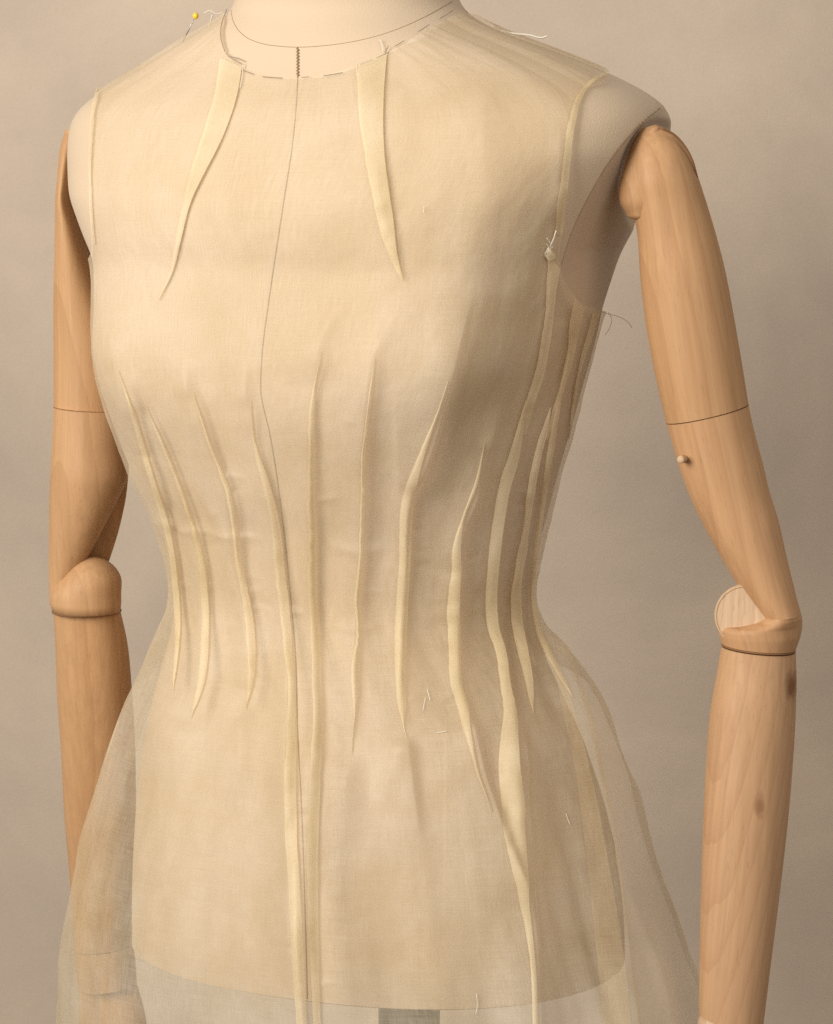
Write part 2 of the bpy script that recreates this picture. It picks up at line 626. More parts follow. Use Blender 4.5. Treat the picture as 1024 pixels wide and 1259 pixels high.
px0 = at(503, 1240, -0.02)
V, F = lathe([(0.005, 0.03), (0.15, 0.03), (0.16, 0.035), (0.16, 0.05), (0.15, 0.058), (0.03, 0.075), (0.0195, 0.09), (0.0195, Z_BASE - 0.001), (0.004, Z_BASE - 0.001)], px0[0], -0.02)
V[:, 2] = np.where(V[:, 2] < 0.1, V[:, 2] - 0.028, V[:, 2])
mesh_obj('stand_pole', V, F, M_POLE, df, sharp=40)

# ------------------------------------------------------------------ wooden arms
def arm_rows(rows, Y0, Y1, nseg=8, ns=40, dr=0.95, smooth=True, roundtop=0, roundbot=0):
    """rows of (xl, yl, xr, yr) outline pairs -> rings round the limb"""
    rows = np.asarray(rows, float)
    n = (len(rows) - 1) * nseg + 1
    if rows.shape[1] == 4:
        rows = np.c_[rows, np.hypot(rows[:, 2] - rows[:, 0], rows[:, 3] - rows[:, 1]) / 2 * dr]
    mid = np.c_[(rows[:, 0] + rows[:, 2]) / 2, (rows[:, 1] + rows[:, 3]) / 2, rows]
    r = interp_path(mid, n, smooth)[:, 2:]
    t = np.linspace(0, 2 * math.pi, ns, endpoint=False)
    Ys = np.linspace(Y0, Y1, n)
    R = []
    for (xl, yl, xr, yr, dp), Y in zip(r, Ys):
        L, Q = at(xl, yl, Y), at(xr, yr, Y)
        C, h = (L + Q) / 2, (Q - L) / 2
        d = np.array([0, 1, 0]) * dp * (Y + CAM_D) / math.cos(PITCH) / F_PX
        R.append(C + np.cos(t)[:, None] * h + np.sin(t)[:, None] * d)

    def cap(ring, toward, k):
        c = ring.mean(0)
        up = (c - toward)
        up = up / np.linalg.norm(up)
        return [c + (ring - c) * math.cos(a) + up * math.sin(a) * k for a in np.linspace(0.25, 1.5, 7)]
    if roundtop:
        R = cap(R[0], R[1].mean(0), roundtop)[::-1] + R
    if roundbot:
        R = R + cap(R[-1], R[-2].mean(0), roundbot)
    return loft(R)


def arm_piece(name, rows, Y0, Y1, mat, parent, sharp=45, **k):
    V, F = arm_rows(rows, Y0, Y1, **k)
    return mesh_obj(name, V, F, mat, parent, sharp=sharp)


WOOD_U = mat_wood('pale_beech', (0.51, 0.29, 0.145), seed=0.3, ring=0.9, lean=0.22)
kf = at(972, 842, -0.110)
kg = at(934, 990, -0.132)


def rel(p):
    return (p[0] + 0.035, p[1], p[2])


# --- arm on the form's left (right of the picture)
RA = -0.098
arm = tag(empty('wooden_arm', (0, 0, 0), df), 'wooden arm hanging free with its elbow hinge open')
WOOD_A = mat_wood('warm_beech', (0.49, 0.28, 0.135), (0.37, 0.185, 0.08), seed=1.7, ring=0.9, lean=0.16)
WOOD_B = mat_wood('pink_beech', (0.50, 0.295, 0.155), (0.37, 0.19, 0.09), seed=4.1, ring=1.5,
                  knots=((rel(kf), 0.005, 0.010, 0.95), (rel(kg), 0.0035, 0.008, 0.6)), rot=(0.12, -0.22, 0), lean=-0.08)
WOOD_C = mat_wood('end_grain', (0.58, 0.40, 0.25), (0.40, 0.25, 0.14), seed=2.2, ring=2.2, rot=(1.3, 0.2, 0))
up = arm_piece('upper_arm', [(789, 158, 806, 153), (779, 172, 829, 165), (771, 195, 845, 185), (769, 220, 857, 214),
                             (776, 250, 867, 244), (783, 285, 878, 280), (787, 340, 891, 330), (794, 400, 902, 388),
                             (804, 455, 911, 440), (819, 520, 920, 496)], RA, RA, WOOD_A, arm, nseg=8)
arm_piece('shoulder_joint', [(790, 166, 812, 160, 14), (776, 184, 818, 178, 22), (766, 210, 822, 204, 26), (761, 234, 822, 230, 27), (763, 252, 816, 250, 25), (770, 263, 808, 262, 20)],
          RA - 0.002, RA - 0.002, WOOD_A, arm, nseg=6, roundbot=0.004, roundtop=0.004)
arm_piece('arm_shaft', [(819.5, 521, 920, 497.5, 49), (829, 555, 928, 533, 48), (840, 590, 938, 570, 47), (853, 622, 946, 604, 46),
                        (868, 652, 957, 640, 46), (888, 688, 966, 680, 46), (908, 721, 974, 714, 47), (922, 742, 980, 738, 48),
                        (932, 756, 984, 752, 48.4)], RA, RA - 0.004, WOOD_U, arm, nseg=8)
arm_piece('elbow_cap', [(933, 755, 983, 750, 48), (921, 762, 985.5, 757, 48), (903, 767, 986, 763, 48), (887, 769, 986, 768, 48), (883, 773, 985.5, 773, 48), (884, 781, 984, 781, 48), (887, 791, 978, 798, 46)],
          RA - 0.004, RA - 0.004, WOOD_U, arm, nseg=5, smooth=False, sharp=60)
# hinge disc: a short drum facing the viewer
def disc(name, px, py, rpx, Y, thick, mat, parent, yaw=0.0, tilt=0.0):
    c = at(px, py, Y)
    r = rpx * np.linalg.norm(at(px + 1, py, Y) - c)
    ax = np.array([math.sin(yaw), -math.cos(yaw), math.sin(tilt)])
    ax /= np.linalg.norm(ax)
    a = np.cross(ax, [0, 0, 1]); a /= np.linalg.norm(a)
    b = np.cross(ax, a)
    t = np.linspace(0, 2 * math.pi, 56, endpoint=False)
    R = []
    for f, h in ((0.02, -1), (0.93, -1), (1, -.86), (1, .80), (0.985, .92), (0.95, 1.0), (0.92, 1.0), (0.90, 0.95), (0.02, 0.95)):
        R.append(c + ax * thick * h + r * f * (np.cos(t)[:, None] * a + np.sin(t)[:, None] * b))
    V, F = loft(R)
    return mesh_obj(name, V, F, mat, parent, sharp=40)


disc('elbow_hinge', 921, 756, 40, RA - 0.006, 0.0105, WOOD_C, arm, -0.30, 0.05)
arm_piece('forearm', [(887, 795, 978, 802), (881, 830, 979, 835), (874, 870, 978, 875), (868, 940, 974, 944), (865, 1000, 969, 1003),
                      (862, 1090, 959, 1092), (860, 1170, 949, 1172), (859, 1246, 938, 1262)], RA - 0.004, RA - 0.02, WOOD_B, arm, nseg=8)
arm_piece('wrist_joint', [(864, 1243, 930, 1262), (858, 1256, 934, 1275), (860, 1280, 934, 1290), (868, 1300, 930, 1306)], RA - 0.021, RA - 0.021, WOOD_C, arm, nseg=6)
# groove round the shoulder ball and rings at the joints
def groove(name, pts, Y, r, parent, mat=M_GROOVE, n=30):
    P = np.array([at(x, y, Y) for x, y in interp_path(pts, n)])
    V, F = tube(P, r)
    return mesh_obj(name, V, F, mat, parent)


def half_ring(name, L, R, Y, dr, r, parent, sag=1.0, mat=M_GROOVE):
    """a thin groove line round the front of a limb between two outline points"""
    A, B = at(*L, Y), at(*R, Y)
    C, h = (A + B) / 2, (B - A) / 2
    d = np.array([0, -1, 0]) * np.linalg.norm(h) * dr
    t = np.linspace(0.0, 2 * math.pi, 60)
    P = C + np.cos(t)[:, None] * h * 1.002 + np.sin(t)[:, None] * d * 1.002
    V, F = tube(P, r)
    return mesh_obj(name, V, F, mat, parent)


half_ring('joint_ring', (819.5, 521), (920, 497), RA, 0.95, 0.00012, arm)
half_ring('joint_ring', (888, 792.5), (977, 799.5), RA - 0.004, 1.0, 0.0006, arm)
pg = at(837, 565, RA - 0.021)
tt = np.linspace(0, 2 * math.pi, 14, endpoint=False)
axp = np.array([-0.35, -0.93, 0.05])
e1 = np.cross(axp, [0, 0, 1]); e1 /= np.linalg.norm(e1); e2 = np.cross(axp, e1)
V, F = loft([pg + axp * h + 0.0023 * f * (np.cos(tt)[:, None] * e1 + np.sin(tt)[:, None] * e2) for f, h in ((1, -0.012), (1, 0.0005), (0.85, 0.0010), (0.1, 0.0012))])
P = np.array([at(x, y, RA - 0.018 + 0.012 * i / 19) for i, (x, y) in enumerate(interp_path([(812, 157), (828, 165), (842, 180), (851, 197), (857, 218)], 20))])
V2, F2 = tube(P, 0.0007)
mesh_obj('shoulder_groove', V2, F2, M_GROOVE, arm)
mesh_obj('dowel_peg', V, F, WOOD_C, arm)

# --- arm on the form's right (left of the picture), further from the viewer
LA = 0.085
arm2 = tag(empty('wooden_arm', (0, 0, 0), df), 'wooden arm partly veiled by the flared skirt')
WOOD_L = mat_wood('golden_beech', (0.52, 0.30, 0.145), (0.38, 0.195, 0.08), seed=7.3, ring=0.6)
WOOD_L2 = mat_wood('golden_beech_lower', (0.51, 0.295, 0.145), (0.38, 0.20, 0.085), seed=9.3, ring=0.6)
arm_piece('upper_arm', [(80, 160, 98, 158, 22), (75, 180, 96, 178, 34), (71, 220, 90, 220, 40), (69, 245, 88, 245, 42), (68, 275, 98, 275, 42), (67, 320, 112, 320, 43),
                        (66, 360, 126, 360, 43), (66, 420, 146, 420, 43), (66, 499, 155, 504, 44)], LA, LA, WOOD_L, arm2, nseg=8)
arm_piece('arm_shaft', [(66, 500.5, 155, 505.5), (64, 550, 157, 550), (62, 585, 157, 588), (61, 610, 146, 612), (60.5, 640, 131, 642),
                        (60, 680, 110, 682), (60, 704, 97, 706), (60.5, 722, 86, 726), (61, 742, 76, 744)], LA - 0.006, LA - 0.006, WOOD_L2, arm2, nseg=8)
arm_piece('elbow_cheek', [(90, 560, 157, 560), (92, 590, 157, 592), (92, 640, 148, 644), (92, 680, 136, 684), (94, 710, 126, 712)],
          LA + 0.012, LA + 0.012, WOOD_L2, arm2, nseg=8, dr=0.45)
c = at(113, 722, LA - 0.006)
r = 37.5 / 1960 * 1.05
tn = np.linspace(0, 2 * math.pi, 56, endpoint=False)
ball = []
for a in np.linspace(0.05, math.pi / 2 + 0.55, 30):
    rr = r * math.sin(a) if a < math.pi / 2 else r * (1 - 0.25 * (a - math.pi / 2) ** 2)
    # below the middle the ball grows into the block that spans the whole arm
    z = c[2] + r * math.cos(a)
    k = min(1, max(0, (a - 1.0) / 0.9)); k = k * k * (3 - 2 * k)
    L, Q = at(61, 745, LA - 0.006), at(149, 745, LA - 0.006)
    hx = rr * (1 - k) + (Q[0] - L[0]) / 2 * k
    cx = c[0] * (1 - k) + (Q[0] + L[0]) / 2 * k
    ball.append(np.stack([cx + hx * np.cos(tn), c[1] + (rr * (1 - k) + 0.0212 * k) * np.sin(tn), np.full(56, z)], -1))
zb = at(106, 751.5, LA - 0.006)[2]
L, Q = at(65, 751.5, LA - 0.006), at(148, 751.5, LA - 0.006)
ball.append(np.stack([(L[0] + Q[0]) / 2 + (Q[0] - L[0]) / 2 * np.cos(tn), c[1] + 0.0208 * np.sin(tn), np.full(56, zb)], -1))
ball = [b for b in ball if b[0, 2] > zb - 1e-6]
V, F = loft(ball)
mesh_obj('elbow_hinge', V, F, WOOD_L2, arm2)
arm_piece('shoulder_joint', [(84, 225, 122, 225), (84, 250, 126, 250), (92, 300, 132, 300), (104, 335, 136, 335)], LA + 0.022, LA + 0.022, WOOD_L, arm2, dr=0.6)
arm_piece('forearm', [(66, 753, 148, 752), (68, 790, 156, 788), (70, 850, 162, 848), (75, 920, 166, 918), (79, 1000, 167, 998),
                      (86, 1080, 166, 1076), (91, 1167, 162, 1160)], LA + 0.0, LA + 0.055, WOOD_L, arm2, nseg=8)
arm_piece('wrist_joint', [(92, 1168, 163, 1161), (93, 1185, 166, 1178), (96, 1216, 168, 1208)], LA + 0.055, LA + 0.058, WOOD_L2, arm2, nseg=6)
arm_piece('hand', [(97, 1217, 168, 1209), (97, 1240, 176, 1236), (98, 1280, 182, 1280), (100, 1330, 180, 1330), (108, 1370, 168, 1370), (120, 1400, 156, 1400)], LA + 0.058, LA + 0.058, WOOD_L, arm2, nseg=6, dr=0.45, roundbot=0.006)
half_ring('joint_ring', (66, 500), (155, 505), LA - 0.003, 1.02, 0.00012, arm2)
half_ring('joint_ring', (65, 751.5), (148, 751), LA - 0.003, 1.0, 0.0007, arm2)

# ------------------------------------------------------------------ organza dress
Z_SPLIT = at(430, 700, 0)[2]
Z_HEM = at(430, 1420, 0)[2]
z_all = np.linspace(Z_HEM, at(430, -30, 0)[2], 600)
z_sk = z_all[z_all < Z_SPLIT + 0.05]
skirt = Body(SKIRT, z_sk, False)


def same_body(z):
    """the form's own rings at other heights"""
    b = Body.__new__(Body)
    b.z, b.tab, b.ub, b.y = z, FORM, True, row_y(z)
    for k in 'akcn':
        setattr(b, k, np.interp(z, zf, getattr(form, k)))
    return b


top = same_body(z_all[len(z_sk):])
top2 = same_body(np.maximum(z_sk, Z_BASE))
# angles: dense in front, coarse behind
a_vis0, a_vis1 = -1.05, 3.35
th_d = np.r_[np.linspace(a_vis0, a_vis1, 880), np.linspace(a_vis1, a_vis0 + 2 * math.pi, 150)[1:]]
P_top = top.points(th_d, 0.0)
P_sk = skirt.points(th_d, 0.0)
P_in = top2.points(th_d, 0.0)
y_sk = row_y(z_sk)
bl = np.clip((y_sk - 690) / 120.0, 0, 1)
bl = (bl * bl * (3 - 2 * bl))[:, None, None]
# never inside the form
r_in = np.linalg.norm((P_in - np.array([[[0, 0, 0]]]))[..., :2] - np.stack([skirt.c * 1, skirt.c * 0], -1)[:, None, :], axis=-1)
r_sk = np.linalg.norm(P_sk[..., :2] - np.stack([skirt.c, skirt.c * 0], -1)[:, None, :], axis=-1)
f = np.maximum(1.0, np.where(z_sk[:, None] > Z_BASE, (r_in + 0.0008) / r_sk, 1.0))
ctr = np.stack([skirt.c, skirt.c * 0, z_sk], -1)[:, None, :]
P_sk = ctr + (P_sk - ctr) * np.stack([f, f, np.ones_like(f)], -1)
P_sk = P_in * (1 - bl) + P_sk * bl
P_sk[..., 2] = z_sk[:, None]
G = np.concatenate([P_sk, P_top], 0)
nr, nc = G.shape[:2]


def grid_normals(G):
    du = np.gradient(G, axis=1)
    dv = np.gradient(G, axis=0)
    n = np.cross(du, dv)
    n /= np.linalg.norm(n, axis=-1)[..., None] + 1e-12
    c = G.mean(1, keepdims=True)
    s = np.sign(((G - c) * n)[..., :2].sum(-1))
    return n * s[..., None]


N = grid_normals(G)
UVP = project(G)
view = CAM - G
view /= np.linalg.norm(view, axis=-1)[..., None]
facing = (N * view).sum(-1)
vis = np.clip(facing / 0.25, 0, 1)


def path_dist(path, n=40):
    """signed distance in the picture plane to a path (right of it positive) and the place along it"""
    p = interp_path(path, n)
    X, Y = UVP[..., 0], UVP[..., 1]
    x0, x1 = p[:, 0].min() - 90, p[:, 0].max() + 90
    y0, y1 = p[:, 1].min() - 60, p[:, 1].max() + 60
    sel = (X > x0) & (X < x1) & (Y > y0) & (Y < y1) & (facing > 0)
    idx = np.nonzero(sel)
    q = np.stack([X[idx], Y[idx]], -1)
    best = np.full(len(q), 1e9); sd = np.zeros(len(q)); tt = np.zeros(len(q))
    for i in range(n - 1):
        a, b = p[i], p[i + 1]
        d = b - a
        L2 = d @ d + 1e-9
        u = ((q - a) @ d) / L2
        uc = np.clip(u, 0, 1)
        r = q - (a + uc[:, None] * d)
        dist = np.hypot(r[:, 0], r[:, 1])
        cr = -(d[0] * r[:, 1] - d[1] * r[:, 0])
        m = dist < best
        best[m] = dist[m]; sd[m] = (np.sign(cr) * dist)[m]
        ext = u if i == 0 else uc
        tt[m] = ((i + uc) / (n - 1))[m]
    return idx, sd, tt


DISP = np.zeros((nr, nc))


def ridge(path, amp, sl, sr, fade=(0.25, 0.25)):
    """raise a crease along a path: softness sl on its left, sr on its right (pixels), amp in mm"""
    idx, sd, t = path_dist(path)
    s = np.where(sd < 0, sl, sr)
    f0 = np.clip(t / max(fade[0], 1e-3), 0, 1) if fade[0] else 1.0
    f1 = np.clip((1 - t) / max(fade[1], 1e-3), 0, 1) if fade[1] else 1.0
    env = f0 * f0 * (3 - 2 * f0) * f1 * f1 * (3 - 2 * f1)
    DISP[idx] += amp * 0.00145 * env * np.exp(-np.abs(sd / s) ** 1.6)


# tucks: (left edge, right edge) in pairs of (x, y) from top to bottom
TUCKS = {
    1: ([(146, 455), (166, 520), (188, 596), (202, 640), (213, 700), (217, 750), (217, 800), (213, 850)],
        [(148, 455), (171, 520), (195, 596), (209, 640), (220, 700), (224, 750), (222, 800), (215, 850)]),
    2: ([(178, 498), (205, 560), (230, 630), (243, 680), (248, 725), (249, 780), (244, 840), (234, 884)],
        [(180, 497), (209, 560), (235, 630), (250, 680), (257, 725), (258, 780), (252, 840), (237, 884)]),
    3: ([(236, 482), (254, 540), (281, 620), (286, 650), (289, 690), (299, 740), (304, 790), (305, 840), (302, 874)],
        [(238, 481), (258, 540), (287, 620), (291, 650), (296, 690), (308, 740), (314, 790), (312, 840), (304, 874)]),
    4: ([(307, 492), (311, 540), (322, 590), (333, 640), (338, 690), (344, 740), (350, 800), (354, 850), (352, 900), (351, 960), (353, 1040), (357, 1130), (363, 1240), (366, 1300)],
        [(309, 491), (315, 540), (330, 590), (343, 640), (350, 690), (356, 740), (360, 800), (362, 850), (363, 900), (365, 960), (367, 1040), (370, 1100), (377, 1240), (380, 1300)]),
    5: ([(394, 432), (382, 490), (379, 560), (379, 640), (379, 700), (381, 760), (383, 830), (385, 890), (381, 950), (378, 1040), (377, 1130), (384, 1240), (387, 1300)],
        [(396, 431), (388, 490), (385, 560), (387, 640), (388, 700), (391, 760), (395, 830), (396, 890), (394, 950), (391, 1040), (390, 1130), (393, 1240), (396, 1300)]),
    6: ([(459, 440), (450, 500), (444, 560), (442, 610), (440, 680), (436, 730), (437, 780), (432, 820), (434, 860), (435, 872), (432, 930)],
        [(461, 440), (454, 500), (448, 560), (447, 610), (445, 680), (442, 730), (441, 780), (441, 820), (440, 860), (438, 872), (433, 930)]),
    7: ([(549, 468), (527, 530), (507, 580), (494, 612), (491, 640), (490, 690), (486, 740), (485, 800), (487, 850), (489, 870), (494, 888), (499, 910)],
        [(553, 466), (533, 530), (517, 580), (509, 612), (506, 640), (504, 690), (501, 740), (499, 800), (498, 850), (499, 870), (497, 888), (501, 910)]),
    8: ([(594, 545), (580, 600), (566, 642), (559, 662), (554, 700), (549, 750), (550, 800), (552, 840), (560, 870), (571, 900), (588, 955), (604, 998)],
        [(597, 546), (585, 600), (570, 642), (567, 662), (566, 700), (564, 750), (565, 800), (567, 840), (575, 870), (580, 900), (591, 955), (606, 998)]),
    9: ([(639, 496), (624, 550), (611, 600), (604, 650), (599, 690), (596, 740), (599, 775), (608, 800), (614, 840), (617, 866), (614, 910), (612, 960), (617, 1020), (628, 1070), (640, 1115), (651, 1180), (655, 1290)],
        [(652, 490), (640, 550), (626, 600), (618, 650), (613, 690), (610, 740), (613, 775), (621, 800), (627, 840), (632, 866), (636, 910), (640, 960), (646, 1040), (650, 1100), (655, 1150), (659, 1200), (661, 1290)]),
    10: ([(672, 500), (658, 550), (646, 605), (641, 650), (633, 685), (630, 705), (626, 735), (628, 770), (635, 800), (644, 835), (654, 878)],
         [(680, 500), (666, 550), (655, 605), (648, 650), (645, 685), (640, 705), (638, 735), (641, 770), (648, 800), (654, 835), (656, 878)]),
    11: ([(697, 430), (683, 490), (672, 550), (664, 605), (659, 650), (652, 700), (651, 740), (656, 775), (666, 800), (682, 828), (702, 858)],
         [(702, 430), (688, 490), (678, 550), (669, 605), (663, 650), (656, 700), (656, 740), (663, 775), (674, 800), (689, 828), (704, 857)]),
}
DARTS = {
    1: ([(272, 72), (266, 110), (258, 140), (247, 175), (233, 225), (224, 262), (217, 300), (209, 335), (195, 368)],
        [(298, 83), (293, 115), (284, 145), (271, 178), (253, 214), (236, 250), (224, 295), (212, 338), (196, 369)]),
    2: ([(439, 80), (440, 115), (443, 150), (450, 195), (457, 235), (466, 275), (478, 312), (494, 345)],
        [(476, 67), (473, 105), (472, 150), (474, 195), (479, 235), (485, 275), (489, 312), (496, 345)]),
}
for k, (L, R) in TUCKS.items():
    L, R = interp_path(L, 24), interp_path(R, 24)
    amp = {1: 2.2, 2: 3.0, 3: 3.4, 4: 3.0, 5: 3.4, 6: 3.2, 7: 3.4, 8: 3.4, 9: 3.2, 10: 2.4, 11: 1.4}[k]
    ridge((L + R) / 2, amp, 17, 8, (0.2, 0.2))
# creases running on past the tucks, over the bust and into the skirt
ridge([(440, 352), (415, 385), (396, 428), (388, 480)], 2.4, 20, 12, (0.5, 0.3))
ridge([(490, 385), (470, 420), (458, 460), (452, 520)], 2.2, 20, 10, (0.5, 0.3))
ridge([(582, 350), (560, 430), (540, 500), (520, 565), (508, 606)], 4.6, 30, 4.5, (0.45, 0.15))
ridge([(486, 480), (490, 560), (492, 610)], 1.8, 5, 16, (0.5, 0.2))
ridge([(625, 470), (605, 520), (588, 570), (570, 640)], 2.0, 16, 7, (0.4, 0.2))
ridge([(304, 430), (306, 490), (314, 540)], 1.8, 14, 12, (0.5, 0.3))
ridge([(228, 430), (240, 490), (256, 540)], 1.8, 16, 10, (0.5, 0.3))
ridge([(136, 400), (150, 455), (172, 530)], 1.8, 10, 12, (0.4, 0.3))
ridge([(160, 420), (180, 500), (205, 560)], 1.4, 10, 12, (0.4, 0.3))
ridge([(235, 880), (226, 930), (222, 1010)], 4.0, 30, 16, (0.2, 0.7))
ridge([(304, 866), (302, 930), (298, 1040)], 3.6, 26, 16, (0.2, 0.7))
ridge([(215, 845), (206, 910), (198, 990)], 3.0, 20, 20, (0.2, 0.7))
ridge([(433, 925), (428, 990), (424, 1060)], 2.6, 22, 14, (0.2, 0.7))
ridge([(500, 900), (506, 950), (513, 1010), (516, 1060)], 4.0, 32, 7, (0.15, 0.6))
ridge([(497, 905), (478, 960), (462, 1020)], 2.2, 16, 20, (0.15, 0.7))
ridge([(575, 880), (588, 945), (606, 1000), (622, 1050), (636, 1090), (650, 1135)], 4.5, 40, 6, (0.1, 0.25))
ridge([(360, 880), (364, 960), (368, 1040), (372, 1130), (378, 1240), (382, 1330)], 2.6, 34, 9, (0.2, 0))
ridge([(388, 880), (381, 960), (377, 1040), (378, 1130), (383, 1240), (388, 1330)], 2.6, 9, 34, (0.2, 0))
ridge([(636, 880), (642, 970), (650, 1080), (657, 1180), (661, 1330)], 7.0, 45, 5, (0.15, 0))
ridge([(668, 770), (684, 815), (704, 870), (722, 940), (740, 1020), (754, 1100), (768, 1190), (780, 1300)], 6.5, 34, 6, (0.1, 0))
ridge([(190, 830), (172, 900), (158, 980), (146, 1080), (138, 1180)], 3.0, 14, 22, (0.2, 0.3))
# broad slack over the chest and cross creases at the waist
ridge([(610, 60), (600, 120), (596, 200), (600, 290)], 2.0, 24, 24, (0.4, 0.5))
ridge([(690, 150), (684, 220), (678, 290)], 1.2, 10, 14, (0.3, 0.3))
ridge([(155, 190), (148, 260), (150, 330)], 1.2, 12, 16, (0.3, 0.4))
ridge([(190, 632), (230, 646), (285, 655), (335, 660)], 0.9, 6, 5, (0.2, 0.2))
ridge([(395, 668), (440, 675), (485, 672)], 0.6, 8, 8, (0.3, 0.3))
ridge([(505, 760), (550, 752), (600, 745)], 0.7, 8, 8, (0.3, 0.3))
ridge([(505, 690), (550, 700), (595, 692)], -0.7, 8, 8, (0.3, 0.3))
ridge([(395, 770), (435, 774), (480, 768)], 0.7, 8, 8, (0.3, 0.3))
ridge([(568, 834), (590, 826), (612, 812)], 0.7, 5, 7, (0.3, 0.3))
ridge([(255, 830), (300, 850), (352, 846)], -0.8, 9, 9, (0.3, 0.3))


for k, (L, R) in TUCKS.items():
    a0, a1 = (np.array(L[0]) + np.array(R[0])) / 2, (np.array(L[1]) + np.array(R[1])) / 2
    d0 = (a0 - a1) / np.linalg.norm(a0 - a1)
    if k in (2, 3, 4, 8):
        ridge([a0 + d0 * 55 + np.array([2, 0]), a0 + d0 * 25, a0 - d0 * 12], 1.6, 14, 7, (0.7, 0.3))
# small pulls and puckers where the tucks gather the cloth
for q in range(70):
    k = int(rng.integers(2, 11))
    L, R = TUCKS[k]
    p = interp_path((interp_path(L, 20) + interp_path(R, 20)) / 2, 20)[int(rng.integers(3, 19))]
    sx = rng.choice([-1, 1])
    ln, dy = rng.uniform(16, 40), rng.uniform(-14, 14)
    ridge([(p[0] + sx * 6, p[1]), (p[0] + sx * (6 + ln * 0.5), p[1] + dy * 0.4), (p[0] + sx * (6 + ln), p[1] + dy)],
          rng.uniform(0.25, 0.7) * rng.choice([-1, 1]), rng.uniform(3, 6), rng.uniform(3, 6), (0.2, 0.6))


def smooth_noise(shape, cells, seed):
    """blurred random field, about cells[0] x cells[1] blobs, unit deviation"""
    r = np.random.default_rng(seed)
    F = np.fft.rfft2(r.normal(size=shape))
    fy = np.fft.fftfreq(shape[0]) * shape[0] / cells[0]
    fx = np.fft.rfftfreq(shape[1]) * shape[1] / cells[1]
    F *= np.exp(-2.2 * (fy[:, None] ** 2 + fx[None, :] ** 2))
    a = np.fft.irfft2(F, s=shape)
    return a / a.std()


yg = row_y(z_all)[:, None]
slack = np.clip(smooth_noise((nr, nc), (16, 30), 3) * 0.0008 + smooth_noise((nr, nc), (50, 80), 4) * 0.00016 + smooth_noise((nr, nc), (130, 210), 9) * 0.00005, -0.0010, 0.003)
pf = np.clip((yg - 860) / 250, 0, 1)
pleats = pf * (0.0032 * smooth_noise((nr, nc), (3, 26), 5) + 0.0007 * smooth_noise((nr, nc), (5, 80), 6))
G2 = G + N * ((0.0018 + DISP * vis + slack + pleats * np.clip(facing / 0.5, 0.15, 1))[..., None])

# faces (open seam behind), then cut along neckline and armholes
ii, jj = np.meshgrid(np.arange(nr - 1), np.arange(nc - 1), indexing='ij')
a = (ii * nc + jj).ravel(); b = a + 1; c_ = a + nc + 1; d = a + nc
quads = np.stack([a, b, c_, d], -1)
VV = G2.reshape(-1, 3)
dress_uv = np.stack([np.tile(np.r_[0, np.cumsum(np.linalg.norm(np.diff(G[nr // 2], axis=0), axis=1))], (nr, 1)), np.tile(z_all[:, None], (1, nc))], -1).reshape(-1, 2)

dress = tag(empty('organza_dress', (-0.035, 0, Z_SPLIT)), 'sheer cream organza dress with pinned tucks draped on the beige form', 'dress')
tmp = mesh_obj('draft', VV, quads, M_ORG)
dg = bpy.context.evaluated_depsgraph_get()
dg.update()
BV = BVHTree.FromObject(tmp, dg)
bpy.data.objects.remove(tmp)

ARM_R = [(880, -60), (770, 70), (757, 87), (738, 93), (722, 106), (711, 128), (705, 155), (699, 200), (694, 250), (690, 290), (688, 325), (694, 345), (704, 360),
         (716, 374), (730, 379), (748, 383), (830, 384)]
ARM_L = [(20, -60), (118, 104), (112, 135), (109, 180), (109, 230), (110, 265), (112, 292), (112, 310), (106, 321), (80, 330)]
NECK = [(250, -200), (272, -10)] + NECKLINE + [(600, -20), (640, -200)]


def poly_f(path, q, side, n=90):
    """signed distance to an open cut line; positive on the kept side"""
    p = interp_path(path, n, True)
    best = np.full(len(q), 1e9); sd = np.zeros(len(q))
    for i in range(n - 1):
        a, b = p[i], p[i + 1]
        dd = b - a
        u = np.clip(((q - a) @ dd) / (dd @ dd + 1e-9), 0, 1)
        r = q - (a + u[:, None] * dd)
        dist = np.hypot(r[:, 0], r[:, 1])
        cr = dd[0] * r[:, 1] - dd[1] * r[:, 0]
        m = dist < best - 1e-9
        best[m] = dist[m]; sd[m] = (np.sign(cr) * dist)[m]
    return sd * side


# points behind the shoulder plane are judged where their mirror image in front would be
cen = np.zeros((nr, 3)); cen[:, 0] = np.r_[skirt.c, top.c]; cen[:, 2] = z_all
depv = ((G2 - cen[:, None, :]) * DEP).sum(-1)
refl = G2 - np.where(depv < 0, 2 * depv, 0)[..., None] * DEP
Q = project(refl).reshape(-1, 2)
fv = np.full(len(Q), 50.0)
sel = np.nonzero(Q[:, 1] < 470)[0]
fn = poly_f(NECK, Q[sel], +1)
fr = poly_f(ARM_R, Q[sel], +1)
fl_ = poly_f(ARM_L, Q[sel], -1)
QA = UVP.reshape(-1, 2)[sel]
back = depv.reshape(-1)[sel] < 0
fr = np.where(back & (QA[:, 0] > 560), np.minimum(fr, poly_f(ARM_R, QA, +1)), fr)
fl_ = np.where(back & (QA[:, 0] < 260), np.minimum(fl_, poly_f(ARM_L, QA, -1)), fl_)
fv[sel] = np.minimum(np.minimum(fn, fr), fl_)


# below the waist the cloth is a front panel only, open behind
latv = ((G2 - cen[:, None, :]) * LAT).sum(-1)
bmax = np.maximum(depv.max(1, keepdims=True), 1e-3)
k_open = np.clip((row_y(z_all)[:, None] - 760) / 110.0, 0, 1)
k_open = k_open * k_open * (3 - 2 * k_open)
thr = np.where(latv > 0, 0.50, 0.10) * k_open + 1.3 * (1 - k_open)
fv = np.minimum(fv, ((depv / bmax + thr) * 250).reshape(-1))


